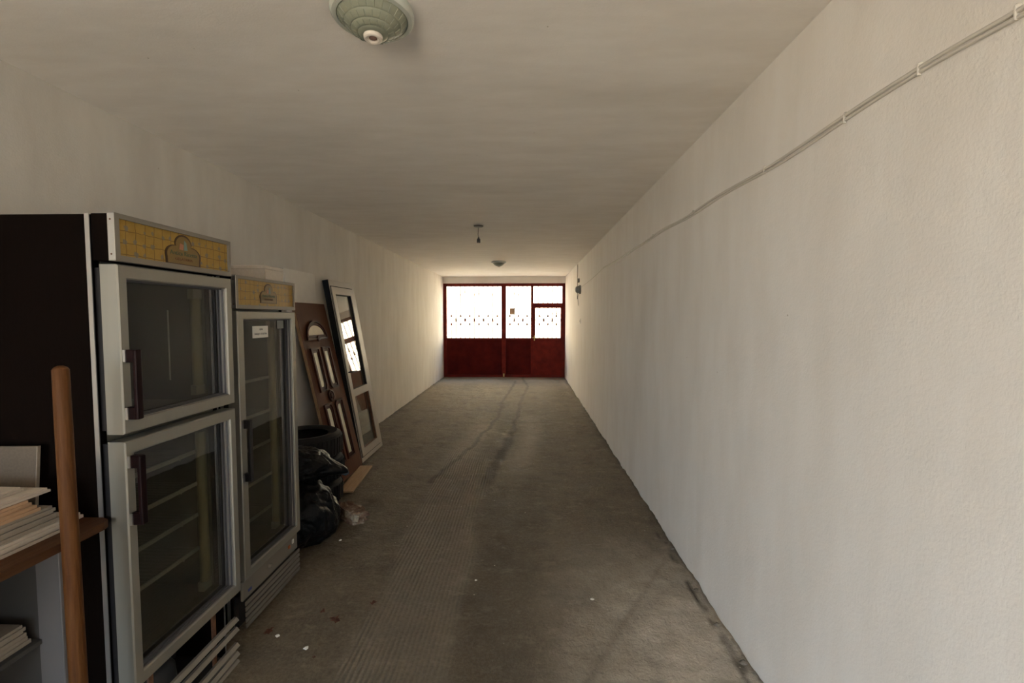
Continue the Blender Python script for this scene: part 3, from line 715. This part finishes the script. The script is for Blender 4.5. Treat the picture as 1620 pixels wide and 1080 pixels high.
# ---------------------------------------------------------------- tyres, rubbish bags, plank, rubble
def make_tyre():
    t = MB(); R, w = 0.30, 0.205; pr = []
    outer = [(0.185, 0.018), (0.215, 0.004), (0.255, 0.0), (0.285, 0.018), (0.297, 0.045), (0.300, w / 2), (0.297, w - 0.045), (0.285, w - 0.018), (0.255, w), (0.215, w - 0.004), (0.185, w - 0.018)]
    inner = [(0.195, w - 0.03), (0.240, w - 0.03), (0.275, w - 0.06), (0.280, w / 2), (0.275, 0.06), (0.240, 0.03), (0.195, 0.03)]
    t.lathe(outer + inner, 48, close=True); return t
ty = thing('car_tyre', 'black car tyre lying topmost on the tyre stack behind the bin bags', 'tyre', (-1.89, 3.80, 0.002 + 2 * 0.207), 0, 'tyres stacked behind the bin bags')
make_tyre().build('tyre_body', M_rubber, ty, smooth='auto')
tr = MB()
for k in range(48):
    a = 2 * PI * k / 48
    tr.box((0.298, -0.007, 0.035), (0.3035, 0.007, 0.170), M=Matrix.Rotation(a, 4, 'Z'))
tag(tr.build('tread', M_rubber, ty), kind='stuff')
for i, lb in ((1, 'black car tyre in the middle of the tyre stack behind the bin bags'), (0, 'black car tyre lowest of the tyre stack behind the bin bags')):
    c = copy_tree(ty); c.location = (-1.89 + 0.015 * (i - .5), 3.80 + 0.008 * i, 0.002 + i * 0.207); c.rotation_euler = (0, 0, 0.05 * i); c['label'] = lb
def make_bag(name, c, r, seed, tip=None, low=0.0, amp=0.05):
    m = MB(); bmesh.ops.create_icosphere(m.bm, subdivisions=6, radius=1.0)
    for v in m.bm.verts:
        d = v.co.normalized(); s = Vector((seed, seed * 2, 0))
        n = noise.fractal(d * 1.5 + s, 0.8, 2.1, 2) * 0.10
        w_ = Vector((d.x, d.y, d.z * 0.55)) + 0.25 * noise.noise_vector(d * 2.0 + s)
        q = noise.noise(w_ * 3.6 + s); q2 = noise.noise(w_ * 8.5 + s); n += 0.10 * (0.4 - abs(q)) + 0.045 * (0.4 - abs(q2))
        f = 1 + n
        p = Vector((d.x * r[0] * f, d.y * r[1] * f, d.z * r[2] * f))
        if tip is not None:
            td, th, pw = tip; k = max(0.0, d.dot(Vector(td).normalized())) ** pw
            p += Vector(td).normalized() * th * k
        p += Vector(c)
        if p.z < low: p.z = low + 0.02 * (p.z - low) * 0
        v.co = p
    return m
ba = make_bag('bag', (-1.72, 3.185, 0.20), (0.315, 0.285, 0.235), 3.1, ((0.9, -0.25, -0.55), 0.06, 3), 0.001)
tag(ba.build('rubbish_bag', M_bag, smooth=True), 'large crumpled black bin bag on the floor behind the shorter fridge', 'bag', 'black bin bags by the fridge')
bb = make_bag('bag', (-1.72, 3.28, 0.50), (0.25, 0.22, 0.13), 7.7, ((0.93, 0.16, -0.22), 0.14, 14), 0.395)
kb = thing('rubbish_bag', 'upper black bin bag with a pointed knot, lying on the larger bag', 'bag', (0, 0, 0), 0, 'black bin bags by the fridge')
bb.build('bag_body', M_bag, kb, smooth=True)
kn = make_bag('knot', (-1.385, 3.39, 0.415), (0.030, 0.018, 0.022), 2.2); kn.build('knot', simple('bluish_clear_film', (0.10, 0.13, 0.15), 0.15), kb, smooth=True)

pk = MB().box((-0.066, -0.36, 0.0), (0.066, 0.36, 0.018), 0.002).build('wooden_plank', M_plank)
pk.location = (-1.668, 4.37, 0.006); pk.rotation_euler = (0, 0, math.radians(5)); tag(pk, 'short raw wooden plank on the floor below the brown panel door', 'plank')
ck = MB(); bmesh.ops.create_icosphere(ck.bm, subdivisions=4, radius=1.0)
for v in ck.bm.verts:
    d = v.co.normalized(); p = Vector((max(-0.8, min(0.8, d.x * 1.2)), max(-.7, min(.7, d.y * 1.1)), max(-.62, min(.7, d.z * 1.1))))
    p *= 1 + 0.22 * noise.fractal(d * 2.6 + Vector((4, 1, 9)), 0.8, 2.0, 4)
    v.co = Vector((p.x * 0.155, p.y * 0.085, p.z * 0.075))
c = ck.build('rubble_chunk', M_chunk, smooth=False); c.location = (-1.385, 3.50, 0.045); c.rotation_euler = (0, 0.05, math.radians(-38)); tag(c, 'reddish brown and cream chunk of rubble beside the bin bags', 'rubble')

# ---------------------------------------------------------------- bench at the left with foam tiles
bn = thing('work_bench', 'wooden-topped white bench beside the tall display fridge', 'bench', (-1.65, 1.0, 0))
ox, oy = -1.65, 1.0
t = MB(); t.prism([(-2.10 - ox, 0.25 - oy), (-1.36 - ox, 0.25 - oy), (-1.36 - ox, 1.395 - oy), (-1.368 - ox, 1.418 - oy), (-1.395 - ox, 1.430 - oy), (-2.10 - ox, 1.430 - oy)], (0.915, 0.940), 'z'); t.build('bench_top', M_wood, bn)
for y0 in (0.30, 1.375):
    MB().box((-1.576 - ox, y0 - oy, 0.0), (-1.496 - ox, y0 + 0.020 - oy, 0.915), 0.002).build('leg', M_white, bn)
    MB().box((-2.05 - ox, y0 + 0.005 - oy, 0.0), (-1.578 - ox, y0 + 0.023 - oy, 0.915), 0.001).build('side_panel', M_greym, bn)
MB().box((-2.06 - ox, 0.32 - oy, 0.545), (-1.565 - ox, 1.375 - oy, 0.560), 0.001).build('shelf', M_greym, bn)
MB().box((-2.07 - ox, 0.32 - oy, 0.0), (-2.052 - ox, 1.398 - oy, 0.915)).build('back_panel', M_greym, bn)
def make_tile(w, l, t, mat):
    m = MB(); n = 2
    for k in range(n):       # stepped moulded edge
        i = 0.005 * k; z0 = t * k / n; m.box((i, i, z0), (w - i, l - i, t * (k + 1) / n + (0.0 if k == n - 1 else 0.0005)))
    return m
gt = 'foam ceiling tiles stacked on the bench top'
stack = [  # (front X, far y, z thickness, material, label)
    (-1.430, 1.365, 0.017, M_foam, 'white foam ceiling tile lowest of the stack on the bench top'),
    (-1.424, 1.392, 0.018, M_foam, 'white foam tile jutting out furthest from the bench stack, second from bottom'),
    (-1.436, 1.330, 0.020, M_foamgrey, 'greyish foam tile third from bottom of the bench stack'),
    (-1.432, 1.318, 0.017, M_foamgrey, 'greyish foam tile fourth from bottom of the bench stack'),
    (-1.428, 1.312, 0.017, M_foamgrey, 'greyish foam tile just below the yellowed tiles on the bench'),
    (-1.430, 1.272, 0.018, M_foamtan, 'lower of the two yellowed foam tiles in the bench stack'),
    (-1.445, 1.262, 0.017, M_foamtan, 'upper of the two yellowed foam tiles in the bench stack'),
    (-1.455, 1.325, 0.013, M_foam, 'white foam tile shifted toward the fridge, above the yellowed tiles'),
    (-1.500, 1.290, 0.014, M_foam, 'white foam tile topmost of the stack on the bench'),
]
z = 0.9405
for fx, fy, th, mt, lb in stack:
    o = make_tile(0.50, 0.50, th, mt).build('foam_tile', mt); o.location = (fx - 0.50, fy - 0.50, z)
    tag(o, lb, 'foam tile', gt); z += th + 0.0006
TOPZ = z
for k, (fx, fy, th, lb) in enumerate([(-1.585, 1.360, 0.024, 'thick white foam tile lowest on the shelf under the bench top'), (-1.590, 1.352, 0.026, 'white foam tile in the middle of the shelf stack under the bench'), (-1.583, 1.345, 0.020, 'white foam tile topmost on the shelf under the bench')]):
    if k == 0: z = 0.5605
    o = make_tile(0.42, 0.50, th, M_foam).build('foam_tile', M_foamgrey); o.location = (fx - 0.42, fy - 0.50, z)
    tag(o, lb, 'foam tile', 'foam tiles on the bench shelf'); z += th + 0.0006
up = thing('chipboard_panel', 'small beige board standing upright against the tall fridge side', 'board', (-1.598, 1.400, 0.942))
MB().prism([(-0.40, 0), (0, 0), (0.022, 0.243), (-0.40, 0.236)], (0.0, 0.009)).build('board_face', M_chip, up)
MB().prism([(0.0005, 0), (0.003, 0), (0.0255, 0.243), (0.0225, 0.243)], (-0.0005, 0.0095)).build('edge_band', M_foamgrey, up)
# long turned pole leaning against the bench
A = Vector((-1.300, 1.235, 0.0)); B = Vector((-1.337, 1.262, 1.462))
d = (B - A).normalized(); p = MB()
pts = [A + (B - A) * (k / 12) for k in range(12)] + [B - d * 0.012, B - d * 0.005, B]
rad = [0.0215 - 0.0015 * k / 12 for k in range(12)] + [0.0195, 0.015, 0.006]
p.tube(pts, rad, 20)
po = p.build('wooden_pole', M_pole, smooth=True); tag(po, 'long round reddish wooden tool handle leaning against the bench', 'pole')

# ---------------------------------------------------------------- ceiling lamps, socket, wall fittings
def make_lamp(label, loc):
    L = thing('ceiling_lamp', label, 'ceiling lamp', loc, 0, 'round ceiling lamps with motion sensor')
    Mflip = Matrix.Scale(-1, 4, (0, 0, 1))
    MB().lathe([(0, 0), (0.145, 0.0), (0.150, 0.012), (0.150, 0.026), (0.143, 0.036), (0.128, 0.038), (0.124, 0.030), (0, 0.030)], 64, Mflip).build('rim', M_lamprim, L, smooth='auto')
    m = MB(); pr = []
    for k in range(41):        # dome with pressed rings
        t = k / 40; r = 0.126 * (1 - t) + 0.030 * t; zz = 0.032 + 0.062 * math.sin(t * PI / 2) ** 0.9
        ringn = abs(math.sin(t * PI * 4)); pr.append((r, zz + 0.0028 * ringn ** 0.5))
    pr.append((0, 0.096)); m.lathe(pr, 64, Mflip); G = m.build('glass_dome', M_lampglass, L, smooth='auto')
    q = MB()
    for rr in range(3):        # raised ribs dividing each band into blocks
        t0, t1 = (rr + 0.12) / 4, (rr + 0.88) / 4; n = 26 - 4 * rr
        for k in range(n):
            a = 2 * PI * (k + 0.5 * rr) / n
            P = []
            for t in (t0, (t0 + t1) / 2, t1):
                r = 0.126 * (1 - t) + 0.030 * t; zz = 0.032 + 0.062 * math.sin(t * PI / 2) ** 0.9 + 0.0030
                P.append((r * math.cos(a), r * math.sin(a), -zz))
            q.tube(P, 0.0013, 4)
    tag(q.build('glass_ribs', M_lampglass, G), kind='stuff')
    S = MB().lathe([(0.0, 0.085), (0.030, 0.088), (0.035, 0.098), (0.033, 0.108), (0.028, 0.111), (0.021, 0.109), (0.018, 0.105), (0, 0.104)], 32, Mflip).build('sensor_ring', M_sensor, L, smooth='auto')
    MB().lathe([(0.0, 0.109), (0.010, 0.108), (0.0175, 0.103)], 20, Mflip).build('sensor_lens', M_lens, S, smooth=True)
    return L
l1 = make_lamp('large near ceiling lamp with green-grey glass dome and cream sensor', (-0.539, 1.640, H)); l1.scale = (0.95, 0.95, 0.95)
l2 = copy_tree(l1); l2.location = (-0.525, 8.85, H); l2['label'] = 'small distant ceiling lamp near the red gate'
bh = thing('bulb_holder', 'bare black lamp socket hanging on a short wire from ceiling', 'lamp socket', (-0.56, 5.42, H))
MB().lathe([(0, 0), (0.058, 0), (0.058, -0.006), (0.045, -0.016), (0.01, -0.020), (0, -0.020)], 24).build('ceiling_rose', M_cable, bh)
MB().tube([(0, 0, -0.018), (-0.004, 0, -0.06), (-0.008, 0, -0.10), (0.002, 0, -0.14)], 0.0035, 6).build('wire', M_cable, bh)
MB().lathe([(0, -0.128), (0.006, -0.130), (0.010, -0.145), (0.020, -0.158), (0.021, -0.200), (0.015, -0.200), (0.014, -0.17), (0, -0.165)], 20).build('socket', M_black, bh)
# bulkhead lamp on the right wall with its cable
wl = thing('wall_lamp', 'small round bulkhead lamp with dangling wire on right wall near the gate', 'wall lamp', (XR, 8.75, 2.13))
Mr = Matrix.Rotation(-PI / 2, 4, 'Y')
MB().lathe([(0, 0), (0.085, 0), (0.085, 0.03), (0.07, 0.035), (0, 0.035)], 24, Mr).build('lamp_base', simple('grey_enamel', (0.25, 0.23, 0.20), 0.5), wl)
MB().lathe([(0.072, 0.034), (0.070, 0.06), (0.055, 0.090), (0.03, 0.105), (0, 0.110)], 24, Mr).build('lamp_glass', simple('dusty_glass', (0.30, 0.29, 0.26), 0.3), wl, smooth=True)
MB().tube([(-0.03, 0.02, -0.08), (-0.045, 0.08, -0.14), (-0.03, 0.14, -0.24), (-0.02, 0.17, -0.30)], 0.004, 6).build('wire', M_cable, wl)
cb = MB().tube([(XR - 0.006, 9.24, 2.66), (XR - 0.008, 9.24, 2.4), (XR - 0.006, 9.22, 2.15), (XR - 0.01, 9.2, 1.97)], 0.006, 6).build('wall_cable', M_cable)
tag(cb, 'thin dark cable running down right wall beside the bulkhead lamp', 'cable')
jb = MB().box((XR - 0.03, 8.93, 2.28), (XR, 8.99, 2.36), 0.004).build('junction_box', M_cable); tag(jb, 'tiny dark junction box above the bulkhead lamp on right wall', 'electrical box')
sw = thing('light_switch', 'small white switch with dark side on right wall below bulkhead lamp', 'switch', (XR, 8.75, 1.53))
MB().box((-0.012, -0.04, -0.045), (0, 0.04, 0.045), 0.003).build('switch_plate', M_paper, sw); MB().box((-0.015, -0.012, -0.018), (-0.012, 0.012, 0.018), 0.001).build('rocker', M_cable, sw)
# painted conduit along the right wall with clips
cd = thing('wall_conduit', 'thin painted cable conduit running along the upper right wall', 'conduit', (XR, 0, 2.25))
def cy(y): return 0.006 * math.sin(y * 2.1) + 0.004 * math.sin(y * 5.3 + 1) + (-0.016 if y < 1.2 else 0) * (1.2 - y) * 3 + 0.002 * y
m = MB()
for k, (dz, r) in enumerate(((0.0, 0.0062), (-0.014, 0.0055))):
    m.tube([(-r * 0.7, -3.5 + 9.7 * i / 90, cy(-3.5 + 9.7 * i / 90) + dz + 0.003 * math.sin(i * 0.7 + k)) for i in range(91)], r, 8)
m.build('conduit_tube', M_cond, cd, smooth='auto')
m = MB().tube([(-0.003, 6.15 + 2.5 * i / 20, cy(6.15) - 0.004 - 0.05 * math.sin(PI * i / 20) * 0.3 - 0.09 * (i / 20)) for i in range(21)], 0.0035, 6); m.build('thin_wire', M_cond, cd)
for y in (1.03, 1.27, 1.55, 2.05, 2.9, 3.8, 4.8):
    k = MB(); k.box((-0.0110, y - 0.003, cy(y) - 0.022), (0, y + 0.003, cy(y) + 0.008), 0.0015)
    k.lathe([(0, 0.010), (0.004, 0.007), (0.005, 0)], 8, Matrix.Translation((0, y, cy(y) + 0.009)) @ Mr); k.build('clip', M_cond, cd)

# ---------------------------------------------------------------- litter on the floor
def leaf(loc, s, lb, seed):
    rr = random.Random(seed); m = MB(); n = 14; P = []
    c = m.bm.verts.new((0, 0, 0.010 * s / 0.05))
    for k in range(n):
        a = 2 * PI * k / n; r = s * (0.55 + 0.45 * rr.random()) * (1.0 if k % 2 else 0.55)
        P.append(m.bm.verts.new((r * math.cos(a), r * 0.7 * math.sin(a), 0.002 + 0.012 * rr.random())))
    fs = [m.bm.faces.new((c, P[k], P[(k + 1) % n])) for k in range(n)]
    bmesh.ops.solidify(m.bm, geom=fs, thickness=0.001)
    o = m.build('dry_leaf', M_leaf); o.location = loc; o.rotation_euler = (0, 0, rr.random() * 6); tag(o, lb, 'leaf', 'dry leaves on the floor')
leaf((-1.005, 2.30, 0), 0.050, 'largest crumpled dark brown leaf on the floor in front of the fridges', 1)
leaf((-1.306, 2.196, 0), 0.040, 'dark brown leaf lying close to the foot of the shorter fridge', 2)
leaf((-0.853, 2.441, 0), 0.030, 'small dark leaf lying farthest out from the fridges', 3)
leaf((-0.995, 2.03, 0), 0.014, 'tiny dark leaf crumb lowest on the floor before the tall fridge', 4)
leaf((-1.10, 2.36, 0), 0.022, 'small brown leaf scrap between two larger leaves', 5)
def scrap(loc, s, lb, seed, mat=M_paper):
    rr = random.Random(seed); m = MB(); bmesh.ops.create_icosphere(m.bm, subdivisions=1 if mat is not M_paper else 2, radius=s)
    for v in m.bm.verts: v.co = Vector((v.co.x * (0.5 + 0.9 * rr.random()), v.co.y * (0.5 + 0.8 * rr.random()), max(-s * 0.3, v.co.z * 0.45)))
    o = m.build('paper_scrap' if mat is M_paper else 'concrete_crumb', mat); o.location = (loc[0], loc[1], loc[2] + s * 0.3); tag(o, lb, 'scrap' if mat is M_paper else 'crumb', 'bits of litter on the floor')
scrap((0.38, 2.518, 0), 0.010, 'white paper scrap on the bare floor toward right wall', 1)
scrap((-0.302, 2.685, 0), 0.007, 'tiny white scrap in the middle of the floor', 2)
scrap((-1.245, 2.17, 0), 0.010, 'crumpled white scrap beside the leaf by the shorter fridge', 3)
scrap((-1.06, 2.09, 0), 0.012, 'pale scrap on the floor before the tall fridge', 8)
scrap((-1.33, 3.15, 0), 0.010, 'pale scrap beside the large bin bag', 9)
for i, (x, y, s, lb) in enumerate([(1.008, 2.06, 0.020, 'dark concrete crumb nearest the camera at the foot of right wall'), (0.995, 2.32, 0.016, 'concrete crumb second along the foot of right wall'),
                               (1.000, 2.62, 0.018, 'concrete crumb third along the foot of right wall'), (1.012, 3.10, 0.015, 'concrete crumb fourth along the foot of right wall')]):
    scrap((x, y, 0), s, lb, 20 + i, M_crumb)
